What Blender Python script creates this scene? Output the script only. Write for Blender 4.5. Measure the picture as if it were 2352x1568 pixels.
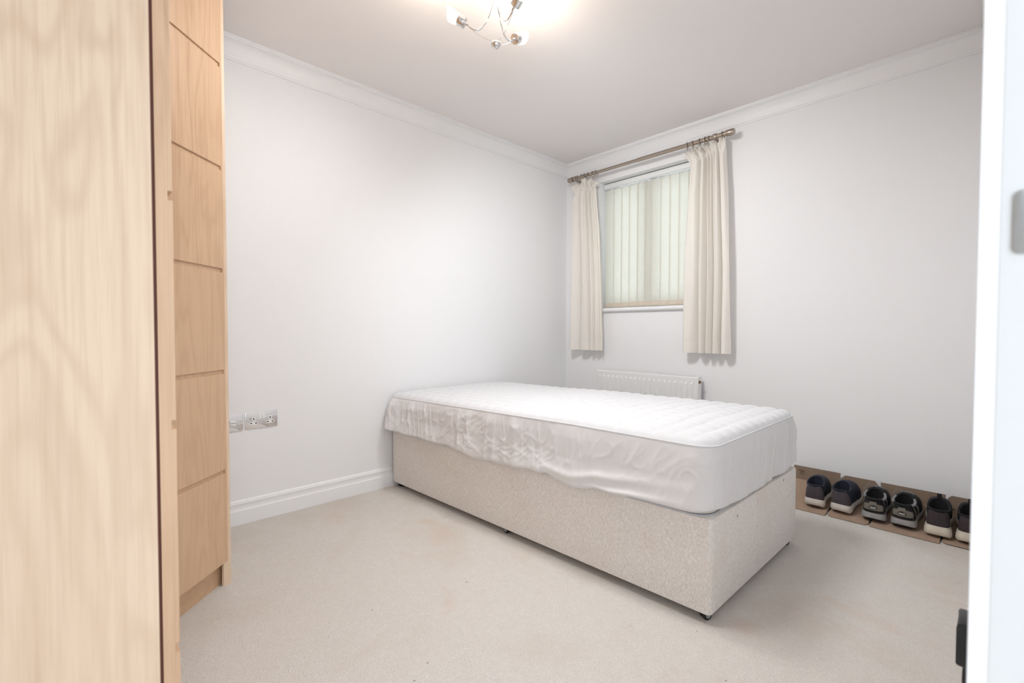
import bpy, bmesh, math, random
import numpy as np
from mathutils import Matrix, Vector

for o in list(bpy.data.objects):
    bpy.data.objects.remove(o)
scene = bpy.context.scene
COL = scene.collection
PI = math.pi
random.seed(4)
rng = np.random.default_rng(7)

# ------------------------------------------------------------------ camera
YAW, PITCH, ROLL = math.radians(46.447), math.radians(1.446), math.radians(0.078)
CAM = Vector((2.6172, -3.1493, 0.9803))
fw = Vector((-math.sin(YAW) * math.cos(PITCH), math.cos(YAW) * math.cos(PITCH), -math.sin(PITCH)))
r0 = Vector((math.cos(YAW), math.sin(YAW), 0))
u0 = r0.cross(fw)
rr = r0 * math.cos(ROLL) + u0 * math.sin(ROLL)
uu = -r0 * math.sin(ROLL) + u0 * math.cos(ROLL)
cd = bpy.data.cameras.new('camera')
cd.sensor_width = 36.0
cd.lens = 36.0 * 1057.96 / 2352.0
cd.clip_start = 0.03
cd.dof.use_dof = True
cd.dof.focus_distance = 2.6
cd.dof.aperture_fstop = 4.0
cam = bpy.data.objects.new('camera', cd)
COL.objects.link(cam)
M = Matrix((rr, uu, -fw)).transposed().to_4x4()
M.translation = CAM
cam.matrix_world = M
scene.camera = cam

# ------------------------------------------------------------------ world and light
W_STR = 2.15
world = bpy.data.worlds.new('overcast_sky')
scene.world = world
world.use_nodes = True
bgn = world.node_tree.nodes['Background']
bgn.inputs[0].default_value = (0.82, 0.91, 1.0, 1)
bgn.inputs[1].default_value = W_STR


def portal(name, loc, rot, sx, sy):
    l = bpy.data.lights.new(name, 'AREA')
    l.shape = 'RECTANGLE'
    l.size, l.size_y = sx, sy
    l.cycles.is_portal = True
    o = bpy.data.objects.new(name, l)
    o.location = loc
    o.rotation_euler = rot
    COL.objects.link(o)


portal('window_portal', (0.76, 0.30, 1.67), (-PI / 2, 0, 0), 0.84, 1.06)
portal('doorway_portal', (2.78, -2.96, 1.0), (0, PI / 2, 0), 2.0, 0.78)

vs = scene.view_settings
scene.display_settings.display_device = 'sRGB'
vs.view_transform = 'Standard'
vs.look = 'None'
vs.gamma = 1.0
vs.use_curve_mapping = False
vs.exposure = 0.48
SPOT_W = (15.0, 33.0, 48.0)   # watts of the fill spot added at each arm, uneven to balance the walls
LAMP_W = 1.4          # watts of each of the three bulbs

# ------------------------------------------------------------------ helpers


def s2l(c):
    def f(v):
        v /= 255.0
        return v / 12.92 if v <= 0.04045 else ((v + 0.055) / 1.055) ** 2.4
    return (f(c[0]), f(c[1]), f(c[2]), 1.0)


def newmat(name):
    m = bpy.data.materials.new(name)
    m.use_nodes = True
    nt = m.node_tree
    return m, nt, nt.nodes['Principled BSDF']


def N(nt, t, **kw):
    n = nt.nodes.new(t)
    for k, v in kw.items():
        if k in n.inputs:
            n.inputs[k].default_value = v
        else:
            setattr(n, k, v)
    return n


def coords(nt, scale=(1, 1, 1)):
    tc = N(nt, 'ShaderNodeTexCoord')
    mp = N(nt, 'ShaderNodeMapping')
    mp.inputs['Scale'].default_value = scale
    nt.links.new(tc.outputs['Object'], mp.inputs['Vector'])
    return mp.outputs['Vector']


def noise(nt, vec, scale, detail=3, rough=0.5, dist=0.0):
    n = N(nt, 'ShaderNodeTexNoise')
    n.inputs['Scale'].default_value = scale
    n.inputs['Detail'].default_value = detail
    n.inputs['Roughness'].default_value = rough
    n.inputs['Distortion'].default_value = dist
    nt.links.new(vec, n.inputs['Vector'])
    return n.outputs['Fac']


def ramp(nt, fac, stops):
    r = N(nt, 'ShaderNodeValToRGB')
    el = r.color_ramp.elements
    while len(el) < len(stops):
        el.new(0.5)
    for e, (p, c) in zip(el, stops):
        e.position = p
        e.color = c
    nt.links.new(fac, r.inputs['Fac'])
    return r.outputs['Color']


def mixc(nt, fac, a, b, mode='MIX'):
    m = N(nt, 'ShaderNodeMix')
    m.data_type = 'RGBA'
    m.blend_type = mode
    for sock, v in (('Factor', fac), ('A', a), ('B', b)):
        i = [k for k in m.inputs if k.name == sock and (k.type == 'RGBA' or sock == 'Factor' and k.type == 'VALUE')][0]
        if hasattr(v, 'links') or isinstance(v, bpy.types.NodeSocket):
            nt.links.new(v, i)
        else:
            i.default_value = v
    return [k for k in m.outputs if k.type == 'RGBA'][0]


def math_(nt, op, a, b=0.0):
    m = N(nt, 'ShaderNodeMath')
    m.operation = op
    for i, v in enumerate((a, b)):
        if isinstance(v, bpy.types.NodeSocket):
            nt.links.new(v, m.inputs[i])
        else:
            m.inputs[i].default_value = v
    return m.outputs[0]


def bump(nt, bsdf, h, strength=0.2, dist=0.01):
    b = N(nt, 'ShaderNodeBump')
    b.inputs['Strength'].default_value = strength
    b.inputs['Distance'].default_value = dist
    nt.links.new(h, b.inputs['Height'])
    nt.links.new(b.outputs['Normal'], bsdf.inputs['Normal'])


def plain(name, rgb, rough=0.5, metal=0.0, spec=0.5, bump_scale=0, bump_str=0.1, var=0.0):
    m, nt, b = newmat(name)
    b.inputs['Roughness'].default_value = rough
    b.inputs['Metallic'].default_value = metal
    b.inputs['Specular IOR Level'].default_value = spec
    c = s2l(rgb)
    v = coords(nt)
    n = noise(nt, v, bump_scale or 40, 3)
    lo = tuple(max(0, k * (1 - var)) for k in c[:3]) + (1,)
    hi = tuple(min(1, k * (1 + var)) for k in c[:3]) + (1,)
    nt.links.new(ramp(nt, n, [(0.3, lo), (0.7, hi)]), b.inputs['Base Color'])
    if bump_scale:
        bump(nt, b, n, bump_str, 0.002)
    return m


def wood(name, base, dark, grain_dir=2, seed=0.0, gx=9.0, gz=0.75, freq=70.0):
    m, nt, b = newmat(name)
    b.inputs['Roughness'].default_value = 0.42
    b.inputs['Specular IOR Level'].default_value = 0.35
    sc = [gx, gx, gx]
    sc[grain_dir] = gz
    v = coords(nt, tuple(sc))
    tc2 = nt.nodes[-1]
    tc2.inputs['Location'].default_value = (seed, seed * 1.7, seed * 0.6)
    n1 = noise(nt, v, 1.0, 2.5, 0.5, 0.35)
    rings = math_(nt, 'SINE', math_(nt, 'MULTIPLY', n1, freq))
    rings = math_(nt, 'ADD', math_(nt, 'MULTIPLY', rings, 0.5), 0.5)
    rings = math_(nt, 'POWER', rings, 2.2)
    sf = [160.0, 160.0, 160.0]
    sf[grain_dir] = 5.0
    fine = noise(nt, coords(nt, tuple(sf)), 1.0, 3, 0.6)
    br = noise(nt, coords(nt, tuple(3.0 if i != grain_dir else 0.5 for i in range(3))), 1.0, 2)
    c1 = mixc(nt, math_(nt, 'MULTIPLY', rings, 0.33), s2l(base), s2l(dark))
    c2 = mixc(nt, ramp(nt, fine, [(0.42, (0, 0, 0, 1)), (0.72, (0.42, 0.42, 0.42, 1))]), c1, s2l(dark))
    lighter = tuple(min(255, k * 1.06) for k in base)
    c3 = mixc(nt, ramp(nt, br, [(0.35, (0, 0, 0, 1)), (0.7, (0.55, 0.55, 0.55, 1))]), c2, s2l(lighter))
    nt.links.new(c3, b.inputs['Base Color'])
    bump(nt, b, fine, 0.05, 0.001)
    return m


def carpet_mat():
    m, nt, b = newmat('cut_pile_carpet')
    b.inputs['Roughness'].default_value = 0.95
    b.inputs['Specular IOR Level'].default_value = 0.1
    b.inputs['Sheen Weight'].default_value = 0.25
    v = coords(nt)
    fine = noise(nt, v, 260, 2, 0.7)
    mid = noise(nt, v, 45, 3, 0.6)
    big = noise(nt, v, 2.3, 4, 0.6, 0.4)
    big2 = noise(nt, coords(nt, (1.2, 1.9, 1)), 3.1, 3, 0.5, 0.3)
    c = ramp(nt, fine, [(0.3, s2l((208, 200, 192))), (0.7, s2l((233, 228, 222)))])
    c = mixc(nt, ramp(nt, mid, [(0.35, (0, 0, 0, 1)), (0.75, (0.35, 0.35, 0.35, 1))]), c, s2l((209, 201, 192)))
    c = mixc(nt, ramp(nt, big, [(0.50, (0, 0, 0, 1)), (0.72, (0.55, 0.55, 0.55, 1))]), c, s2l((208, 194, 180)))
    c = mixc(nt, ramp(nt, big2, [(0.60, (0, 0, 0, 1)), (0.72, (0.4, 0.4, 0.4, 1))]), c, s2l((216, 192, 176)))
    sp = noise(nt, v, 60, 0, 0.5)
    c = mixc(nt, ramp(nt, sp, [(0.865, (0, 0, 0, 1)), (0.875, (0.7, 0.7, 0.7, 1))]), c, s2l((110, 95, 85)))
    nt.links.new(c, b.inputs['Base Color'])
    hh = math_(nt, 'ADD', fine, math_(nt, 'MULTIPLY', mid, 0.8))
    bump(nt, b, hh, 0.7, 0.006)
    return m


def chenille_mat():
    m, nt, b = newmat('cream_chenille')
    b.inputs['Roughness'].default_value = 0.9
    b.inputs['Specular IOR Level'].default_value = 0.15
    b.inputs['Sheen Weight'].default_value = 0.3
    v = coords(nt, (320, 320, 90))
    f = noise(nt, v, 1.0, 3, 0.65)
    h = noise(nt, coords(nt, (90, 90, 330)), 1.0, 2, 0.6)
    st = noise(nt, coords(nt), 5.0, 4, 0.6, 0.3)
    c = ramp(nt, f, [(0.32, s2l((216, 208, 200))), (0.66, s2l((248, 244, 240)))])
    c = mixc(nt, ramp(nt, h, [(0.4, (0, 0, 0, 1)), (0.75, (0.35, 0.35, 0.35, 1))]), c, s2l((216, 208, 200)))
    c = mixc(nt, ramp(nt, st, [(0.5, (0, 0, 0, 1)), (0.75, (0.4, 0.4, 0.4, 1))]), c, s2l((226, 208, 194)))
    nt.links.new(c, b.inputs['Base Color'])
    bump(nt, b, f, 0.35, 0.003)
    return m


def cloth_mat(name, rgb, weave=900, trans=0.15, bstr=0.15, var=0.03):
    m, nt, b = newmat(name)
    b.inputs['Roughness'].default_value = 0.85
    b.inputs['Specular IOR Level'].default_value = 0.15
    n = noise(nt, coords(nt), weave, 2, 0.6)
    c = s2l(rgb)
    lo = tuple(k * (1 - var) for k in c[:3]) + (1,)
    hi = tuple(min(1, k * (1 + var)) for k in c[:3]) + (1,)
    col = ramp(nt, n, [(0.35, lo), (0.65, hi)])
    nt.links.new(col, b.inputs['Base Color'])
    bump(nt, b, n, bstr, 0.001)
    if trans > 0:
        t = N(nt, 'ShaderNodeBsdfTranslucent')
        nt.links.new(col, t.inputs['Color'])
        mx = N(nt, 'ShaderNodeMixShader')
        mx.inputs[0].default_value = trans
        nt.links.new(b.outputs[0], mx.inputs[1])
        nt.links.new(t.outputs[0], mx.inputs[2])
        nt.links.new(mx.outputs[0], nt.nodes['Material Output'].inputs['Surface'])
    return m


def glass_mat():
    m, nt, b = newmat('window_glass')
    g = N(nt, 'ShaderNodeBsdfGlossy')
    g.inputs['Roughness'].default_value = 0.02
    t = N(nt, 'ShaderNodeBsdfTransparent')
    t.inputs['Color'].default_value = (0.95, 0.98, 0.96, 1)
    fr = N(nt, 'ShaderNodeFresnel')
    mx = N(nt, 'ShaderNodeMixShader')
    nt.links.new(fr.outputs[0], mx.inputs[0])
    nt.links.new(t.outputs[0], mx.inputs[1])
    nt.links.new(g.outputs[0], mx.inputs[2])
    nt.links.new(mx.outputs[0], nt.nodes['Material Output'].inputs['Surface'])
    return m


def emit_mat(name, rgb, strength):
    m, nt, b = newmat(name)
    b.inputs['Base Color'].default_value = (0.9, 0.88, 0.85, 1)
    b.inputs['Emission Color'].default_value = rgb
    b.inputs['Emission Strength'].default_value = strength
    b.inputs['Roughness'].default_value = 0.4
    return m


def knit_mat(name, rgb, rgb2):
    m, nt, b = newmat(name)
    b.inputs['Roughness'].default_value = 0.85
    b.inputs['Specular IOR Level'].default_value = 0.2
    w = N(nt, 'ShaderNodeTexWave')
    w.bands_direction = 'Z'
    w.inputs['Scale'].default_value = 60
    w.inputs['Distortion'].default_value = 5.0
    w.inputs['Detail Scale'].default_value = 2.5
    nt.links.new(coords(nt), w.inputs['Vector'])
    nt.links.new(ramp(nt, w.outputs['Fac'], [(0.3, s2l(rgb)), (0.8, s2l(rgb2))]), b.inputs['Base Color'])
    bump(nt, b, w.outputs['Fac'], 0.5, 0.002)
    return m


MAT = dict(
    wall=plain('white_emulsion', (240, 240, 241), 0.9, spec=0.2, bump_scale=260, bump_str=0.04, var=0.008),
    ceil=plain('ceiling_emulsion', (241, 237, 236), 0.95, spec=0.1, bump_scale=200, bump_str=0.04, var=0.008),
    gloss=plain('white_satin_paint', (240, 240, 241), 0.4, spec=0.4, bump_scale=90, bump_str=0.02, var=0.005),
    frame=plain('white_gloss_woodwork', (224, 226, 226), 0.4, spec=0.45, bump_scale=60, bump_str=0.02, var=0.005),
    upvc=plain('white_upvc', (238, 240, 240), 0.3, spec=0.5),
    carpet=carpet_mat(),
    oak=wood('light_oak_laminate', (210, 176, 144), (176, 137, 106), 2, 0.0, 8.0, 1.1, 60.0),
    oak2=wood('light_oak_end_panel', (227, 202, 176), (194, 160, 130), 2, 5.3, 5.5, 1.5, 50.0),  # paler copy of the door oak, doorway light put into the colour
    oakh=wood('light_oak_plinth', (212, 176, 142), (178, 138, 106), 0, 2.1),
    oakdark=plain('groove_oak', (196, 154, 118), 0.6, var=0.05),
    gap=plain('brown_edge_seal', (98, 52, 40), 0.7),
    chenille=chenille_mat(),
    quilt=cloth_mat('white_quilted_cotton', (222, 222, 224), 700, 0.05, 0.12, 0.015),
    skirt=cloth_mat('white_thin_cotton', (248, 247, 248), 500, 0.22, 0.2, 0.02),
    tick=cloth_mat('mattress_ticking', (232, 228, 222), 500, 0.0),
    bluet=cloth_mat('blue_mattress_tape', (212, 217, 230), 500, 0.0),
    curtain=cloth_mat('cream_curtain_cotton', (250, 245, 238), 800, 0.30, 0.12, 0.02),
    vane=cloth_mat('cream_blind_fabric', (244, 242, 236), 380, 0.66, 0.1, 0.05),
    pocket=cloth_mat('blind_weight_fabric', (240, 229, 214), 380, 0.4, 0.1, 0.04),
    nickel=plain('brushed_nickel', (176, 164, 152), 0.28, 1.0, bump_scale=120, bump_str=0.03, var=0.04),
    chrome=plain('polished_chrome', (225, 225, 226), 0.05, 1.0),
    steel=plain('satin_steel', (176, 176, 174), 0.35, 1.0, var=0.03),
    brass=plain('aged_brass', (150, 118, 88), 0.35, 1.0, var=0.05),
    plastic=plain('white_plastic', (240, 240, 240), 0.3),
    hole=plain('socket_hole', (22, 22, 24), 0.6),
    black=plain('black_plastic', (22, 22, 26), 0.32, spec=0.5, var=0.1),
    grey=plain('grey_castor_plastic', (150, 155, 155), 0.4),
    glass=glass_mat(),
    bulb=emit_mat('lit_frosted_glass', (1.0, 0.90, 0.78, 1), 9.0),
    card=plain('brown_cardboard', (142, 122, 106), 0.9, spec=0.1, bump_scale=35, bump_str=0.12, var=0.06),
    card2=plain('brown_cardboard_pale', (166, 142, 123), 0.9, spec=0.1, bump_scale=35, bump_str=0.12, var=0.06),  # paler brown for the sloping panels and the floor flaps
    print=plain('brown_print', (96, 76, 62), 0.9),
    rad=plain('radiator_enamel', (236, 236, 236), 0.35, spec=0.45, var=0.004),
    s_sole=plain('off_white_foam_sole', (214, 205, 196), 0.7, bump_scale=30, bump_str=0.1, var=0.07),
    s_sole2=plain('cream_foam_sole', (210, 200, 184), 0.7, bump_scale=30, bump_str=0.1, var=0.09),
    s_knit=knit_mat('charcoal_knit', (68, 62, 66), (98, 91, 95)),
    s_knit3=knit_mat('dark_plum_knit', (58, 50, 53), (82, 74, 77)),
    s_navy=plain('navy_lining', (36, 40, 54), 0.9, bump_scale=120, bump_str=0.2, var=0.15),
    s_black=plain('black_mesh', (24, 23, 26), 0.9, bump_scale=150, bump_str=0.2, var=0.2),
    s_khaki=plain('khaki_synthetic', (122, 116, 106), 0.75, bump_scale=80, bump_str=0.15, var=0.08),
    s_grey=plain('grey_synthetic', (128, 128, 130), 0.7, bump_scale=90, bump_str=0.15, var=0.08),
    s_mid=plain('grey_midsole', (150, 148, 146), 0.7, bump_scale=40, bump_str=0.15, var=0.1),
    s_rub=plain('dark_rubber', (46, 44, 46), 0.7, bump_scale=90, bump_str=0.3, var=0.15),
    s_white=plain('white_print', (215, 215, 215), 0.7),
)


class B:
    def __init__(s):
        s.v, s.f, s.mi = [], [], []

    def add(s, vs, fs, mi=0):
        o = len(s.v)
        s.v += [tuple(map(float, p)) for p in vs]
        s.f += [tuple(i + o for i in f) for f in fs]
        s.mi += [mi] * len(fs)
        return s

    def box(s, x0, x1, y0, y1, z0, z1, mi=0, T=None):
        vs = [Vector((x, y, z)) for x in (x0, x1) for y in (y0, y1) for z in (z0, z1)]
        if T is not None:
            vs = [T @ v for v in vs]
        return s.add(vs, [(0, 1, 3, 2), (4, 6, 7, 5), (0, 4, 5, 1), (2, 3, 7, 6), (0, 2, 6, 4), (1, 5, 7, 3)], mi)

    def hexa(s, q, z0, z1):
        vs = [(x, y, z0) for x, y in q] + [(x, y, z1) for x, y in q]
        n = len(q)
        fs = [tuple(range(n - 1, -1, -1)), tuple(range(n, 2 * n))]
        fs += [(i, (i + 1) % n, n + (i + 1) % n, n + i) for i in range(n)]
        return s.add(vs, fs)

    def prism(s, poly, fn, d0, d1):
        # poly in 2D, fn(a, b, d) -> 3D
        n = len(poly)
        vs = [fn(a, b, d0) for a, b in poly] + [fn(a, b, d1) for a, b in poly]
        fs = [tuple(range(n - 1, -1, -1)), tuple(range(n, 2 * n))]
        fs += [(i, (i + 1) % n, n + (i + 1) % n, n + i) for i in range(n)]
        return s.add(vs, fs)

    def tube(s, path, r, n=8, cap=True, closed=False):
        P = [Vector(p) for p in path]
        m = len(P)
        vs, fs = [], []
        up = None
        for i, p in enumerate(P):
            if closed:
                t = (P[(i + 1) % m] - P[i - 1]).normalized()
            else:
                t = (P[min(i + 1, m - 1)] - P[max(i - 1, 0)]).normalized()
            if up is None:
                up = Vector((0, 0, 1)) if abs(t.z) < 0.9 else Vector((1, 0, 0))
            a = (up - t * up.dot(t)).normalized()
            up = a
            b = t.cross(a)
            ri = r[i] if isinstance(r, (list, tuple)) else r
            for k in range(n):
                an = 2 * PI * k / n
                vs.append(p + a * ri * math.cos(an) + b * ri * math.sin(an))
        for i in range(m if closed else m - 1):
            j = (i + 1) % m
            for k in range(n):
                k2 = (k + 1) % n
                fs.append((i * n + k, i * n + k2, j * n + k2, j * n + k))
        if cap and not closed:
            fs.append(tuple(range(n - 1, -1, -1)))
            fs.append(tuple((m - 1) * n + k for k in range(n)))
        return s.add(vs, fs)

    def lathe(s, prof, origin, axis, n=20, ell=1.0):
        # prof: list of (radius, height along axis)
        ax = Vector(axis).normalized()
        up = Vector((0, 0, 1)) if abs(ax.z) < 0.9 else Vector((1, 0, 0))
        a = (up - ax * up.dot(ax)).normalized()
        b = ax.cross(a)
        o = Vector(origin)
        vs, fs = [], []
        for r, h in prof:
            for k in range(n):
                an = 2 * PI * k / n
                vs.append(o + ax * h + (a * math.cos(an) + b * math.sin(an) * ell) * max(r, 1e-5))
        m = len(prof)
        for i in range(m - 1):
            for k in range(n):
                k2 = (k + 1) % n
                fs.append((i * n + k, i * n + k2, (i + 1) * n + k2, (i + 1) * n + k))
        fs.append(tuple(range(n - 1, -1, -1)))
        fs.append(tuple((m - 1) * n + k for k in range(n)))
        return s.add(vs, fs)

    def grid(s, P, closed_u=False):
        # P array [nu][nv][3]
        P = np.asarray(P, float)
        nu, nv = P.shape[:2]
        fs = []
        for i in range(nu if closed_u else nu - 1):
            i2 = (i + 1) % nu
            for j in range(nv - 1):
                fs.append((i * nv + j, i2 * nv + j, i2 * nv + j + 1, i * nv + j + 1))
        return s.add(P.reshape(-1, 3), fs)

    def build(s, name, mat, parent=None, bevel=0.0, seg=2, smooth=True, angle=40, thick=0.0):
        me = bpy.data.meshes.new(name)
        bm = bmesh.new()
        bv = [bm.verts.new(v) for v in s.v]
        for f, mi in zip(s.f, s.mi):
            try:
                fc = bm.faces.new([bv[i] for i in f])
                fc.material_index = mi
            except ValueError:
                pass
        bmesh.ops.recalc_face_normals(bm, faces=bm.faces[:])
        if thick:
            bmesh.ops.solidify(bm, geom=bm.faces[:], thickness=thick)
        if bevel:
            ed = [e for e in bm.edges if len(e.link_faces) == 2 and e.calc_face_angle(0) > 0.6]
            bmesh.ops.bevel(bm, geom=ed, offset=bevel, segments=seg, affect='EDGES', profile=0.5)
        par = parent
        off = Vector((0, 0, 0))
        if par is not None:
            q = par
            loc = False
            while q is not None:
                off += q.location
                loc = loc or bool(q.get('_local'))
                q = q.parent
            if loc:
                off = Vector((0, 0, 0))
        else:
            xs = [v.co for v in bm.verts]
            off = Vector(((min(v.x for v in xs) + max(v.x for v in xs)) / 2,
                          (min(v.y for v in xs) + max(v.y for v in xs)) / 2,
                          min(v.z for v in xs)))
        bmesh.ops.translate(bm, verts=bm.verts[:], vec=-off)
        bm.to_mesh(me)
        bm.free()
        for mm in (mat if isinstance(mat, (list, tuple)) else [mat]):
            me.materials.append(MAT[mm])
        if smooth:
            me.polygons.foreach_set('use_smooth', [True] * len(me.polygons))
            me.set_sharp_from_angle(angle=math.radians(angle))
        o = bpy.data.objects.new(name, me)
        COL.objects.link(o)
        if parent is not None:
            o.parent = parent
        else:
            o.location = off
        return o


def tag(o, label, cat, group=None):
    o['label'] = label
    o['category'] = cat
    if group:
        o['group'] = group
    return o


def thing(name, label, cat, loc, group=None):
    o = bpy.data.objects.new(name, None)
    o.empty_display_size = 0.05
    COL.objects.link(o)
    o.location = loc
    return tag(o, label, cat, group)


def struct(o):
    o['kind'] = 'structure'
    return o


def catmull(pts, n=8):
    P = [np.array(p, float) for p in pts]
    P = [2 * P[0] - P[1]] + P + [2 * P[-1] - P[-2]]
    out = []
    for i in range(1, len(P) - 2):
        for k in range(n):
            t = k / n
            a, b, c, d = P[i - 1], P[i], P[i + 1], P[i + 2]
            out.append(0.5 * (2 * b + (c - a) * t + (2 * a - 5 * b + 4 * c - d) * t * t + (3 * b - a - 3 * c + d) * t ** 3))
    out.append(P[-2])
    return [tuple(p) for p in out]


def vnoise(x, y, seed=0):
    """smooth value noise, numpy arrays in, -1..1 out"""
    x = np.asarray(x, float)
    y = np.asarray(y, float)
    xi, yi = np.floor(x).astype(int), np.floor(y).astype(int)
    xf, yf = x - xi, y - yi

    def h(a, b):
        q = np.sin(a * 127.1 + b * 311.7 + seed * 74.7) * 43758.5453
        return (q - np.floor(q)) * 2 - 1
    u = xf * xf * (3 - 2 * xf)
    v = yf * yf * (3 - 2 * yf)
    return (h(xi, yi) * (1 - u) + h(xi + 1, yi) * u) * (1 - v) + (h(xi, yi + 1) * (1 - u) + h(xi + 1, yi + 1) * u) * v


def ridged(x, y, seed=0):
    return (1 - np.abs(vnoise(x, y, seed))) ** 4


# ------------------------------------------------------------------ room shell
H = 2.4
XD = 2.605            # room face of the doorway wall
YC = -3.635           # room face of the wall behind the wardrobes
WX0, WX1, WZ0, WZ1 = 0.345, 1.175, 1.155, 2.188   # window opening
DY0, DY1, DZ = -3.36, -2.579, 2.02                # door opening

struct(B().box(-0.12, 4.0, YC - 0.12, 0.32, -0.12, 0.0).build('floor', 'carpet'))
struct(B().box(-0.12, XD + 0.12, YC - 0.12, 0.32, H, H + 0.12).build('ceiling', 'ceil'))
struct(B().box(-0.12, 0.0, YC - 0.12, 0.30, 0.0, H).build('wall_left', 'wall'))
wf = B()
wf.box(0.0, WX0, 0.0, 0.30, 0.0, H).box(WX1, XD + 0.12, 0.0, 0.30, 0.0, H)
wf.box(WX0, WX1, 0.0, 0.30, 0.0, WZ0).box(WX0, WX1, 0.0, 0.30, WZ1, H)
struct(wf.build('wall_far', 'wall'))
struct(B().box(0.0, XD + 0.12, YC - 0.12, YC, 0.0, H).build('wall_near', 'wall'))
wd = B()
wd.box(XD, XD + 0.12, DY1, 0.0, 0.0, H).box(XD, XD + 0.12, YC, DY0, 0.0, H).box(XD, XD + 0.12, DY0, DY1, DZ, H)
struct(wd.build('wall_right', 'wall'))

# skirting boards with two beads
SK = [(0.0, 0.0), (0.018, 0.0), (0.018, 0.066), (0.0175, 0.070), (0.012, 0.073), (0.011, 0.076), (0.011, 0.097),
      (0.0125, 0.101), (0.0125, 0.105), (0.009, 0.107), (0.009, 0.110), (0.007, 0.115), (0.003, 0.119), (0.0, 0.120)]
struct(B().prism(SK, lambda a, b, d: (a, d, b), -2.74, -0.0).build('baseboard_left', 'gloss', angle=25))
struct(B().prism(SK, lambda a, b, d: (d, -a, b), 0.0, XD).build('baseboard_far', 'gloss', angle=25))
struct(B().prism(SK, lambda a, b, d: (XD - a, d, b), DY1 + 0.005, 0.0).build('baseboard_right', 'gloss', angle=25))

# coved cornice
CV = [(0.0, 2.301), (0.006, 2.301), (0.0065, 2.311), (0.010, 2.313)]
for k in range(9):
    a = k / 8 * PI / 2
    CV.append((0.012 + 0.040 * (1 - math.cos(a)), 2.317 + 0.066 * math.sin(a)))
CV += [(0.053, 2.386), (0.059, 2.388), (0.059, 2.4), (0.0, 2.4)]
CVe = 0.059
for i, (fn, d0, d1) in enumerate((
        (lambda a, b, d: (a, d, b), YC, 0.0),
        (lambda a, b, d: (d, -a, b), 0.0, XD),
        (lambda a, b, d: (XD - a, d, b), YC, 0.0),
        (lambda a, b, d: (d, YC + a, b), 0.0, XD))):
    struct(B().prism(CV, fn, d0, d1).build('trim_%d' % (i + 1), 'gloss', angle=30))

# window: sill board, frame, mullion, panes
wr = bpy.data.objects.new('window_1', None)
COL.objects.link(wr)
wr.location = (0.76, 0.16, WZ0)
wr['kind'] = 'structure'
fb = B()
FY0, FY1 = 0.15, 0.22
fb.box(WX0, WX0 + 0.055, FY0, FY1, WZ0, WZ1).box(WX1 - 0.055, WX1, FY0, FY1, WZ0, WZ1)
fb.box(WX0 + 0.055, WX1 - 0.055, FY0, FY1, WZ1 - 0.06, WZ1).box(WX0 + 0.055, WX1 - 0.055, FY0, FY1, WZ0, WZ0 + 0.06)
fb.build('frame', 'upvc', wr, bevel=0.004)
B().box(0.715, 0.80, FY0 - 0.005, FY1 - 0.001, WZ0 + 0.058, WZ1 - 0.058).build('mullion', 'upvc', wr, bevel=0.006)
for a, b in ((WX0 + 0.05, 0.718), (0.797, WX1 - 0.05)):
    B().box(a, b, 0.183, 0.189, WZ0 + 0.055, WZ1 - 0.055).build('pane', 'glass', wr)
sb = B()
prof = [(0.15, 1.125), (-0.012, 1.125)] + [(-0.012 - 0.0165 * math.cos(t), 1.1415 + 0.0165 * math.sin(t))
                                           for t in np.linspace(-PI / 2, PI / 2, 9)] + [(0.15, 1.158)]
sb.prism(prof, lambda a, b, d: (d, a, b), WX0 - 0.0, WX1 + 0.0)
sb.build('window_sill', 'gloss', wr)

# door frame in the right wall: architrave edge, lining, stop, strike plate
df = bpy.data.objects.new('door_1', None)
COL.objects.link(df)
df.location = (XD + 0.06, DY1, 0)
df['kind'] = 'structure'
ln = B()
ln.box(XD + 0.012, XD + 0.12, DY1 - 0.001, DY1 + 0.02, 0, DZ).box(XD + 0.012, XD + 0.12, DY0 - 0.02, DY0, 0, DZ)
ln.box(XD + 0.012, XD + 0.12, DY0 - 0.02, DY1 + 0.02, DZ, DZ + 0.02)
ln.build('lining', 'frame', df, bevel=0.002)
ar = B()
ARP = [(0.0, 0.06), (0.0, 0.004), (0.002, 0.0012), (0.0045, 0.0), (0.0075, 0.0012), (0.0085, 0.0045), (0.0095, 0.006), (0.0125, 0.006), (0.0125, 0.06)]
ar.prism(ARP, lambda a, b, d: (XD - 0.0005 + a, DY1 + b, d), 0, DZ + 0.02)
ar.build('architrave', 'frame', df, angle=20)
st = B()
st.box(XD + 0.052, XD + 0.085, DY1 - 0.014, DY1, 0, DZ - 0.012).box(XD + 0.052, XD + 0.085, DY0, DY0 + 0.014, 0, DZ - 0.012)
st.box(XD + 0.052, XD + 0.085, DY0, DY1, DZ - 0.013, DZ)
st.build('door_stop', 'frame', df, bevel=0.002)
sp = B()


def rrect(a0, a1, b0, b1, r, n=5):
    out = []
    for cx, cy, s in ((a1 - r, b1 - r, 0), (a0 + r, b1 - r, 1), (a0 + r, b0 + r, 2), (a1 - r, b0 + r, 3)):
        for k in range(n + 1):
            t = PI / 2 * (s + k / n)
            out.append((cx + r * math.cos(t), cy + r * math.sin(t)))
    return out


sp.prism(rrect(XD + 0.0195, XD + 0.044, 1.044, 1.096, 0.005), lambda a, b, d: (a, d, b), DY1 - 0.0035, DY1 + 0.001)
sp.build('strike_plate', 'steel', df, bevel=0.0008)
B().prism(rrect(XD + 0.027, XD + 0.039, 1.058, 1.082, 0.002), lambda a, b, d: (a, d, b), DY1 - 0.0040, DY1 - 0.003).build('latch_hole', 'hole', df)

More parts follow.
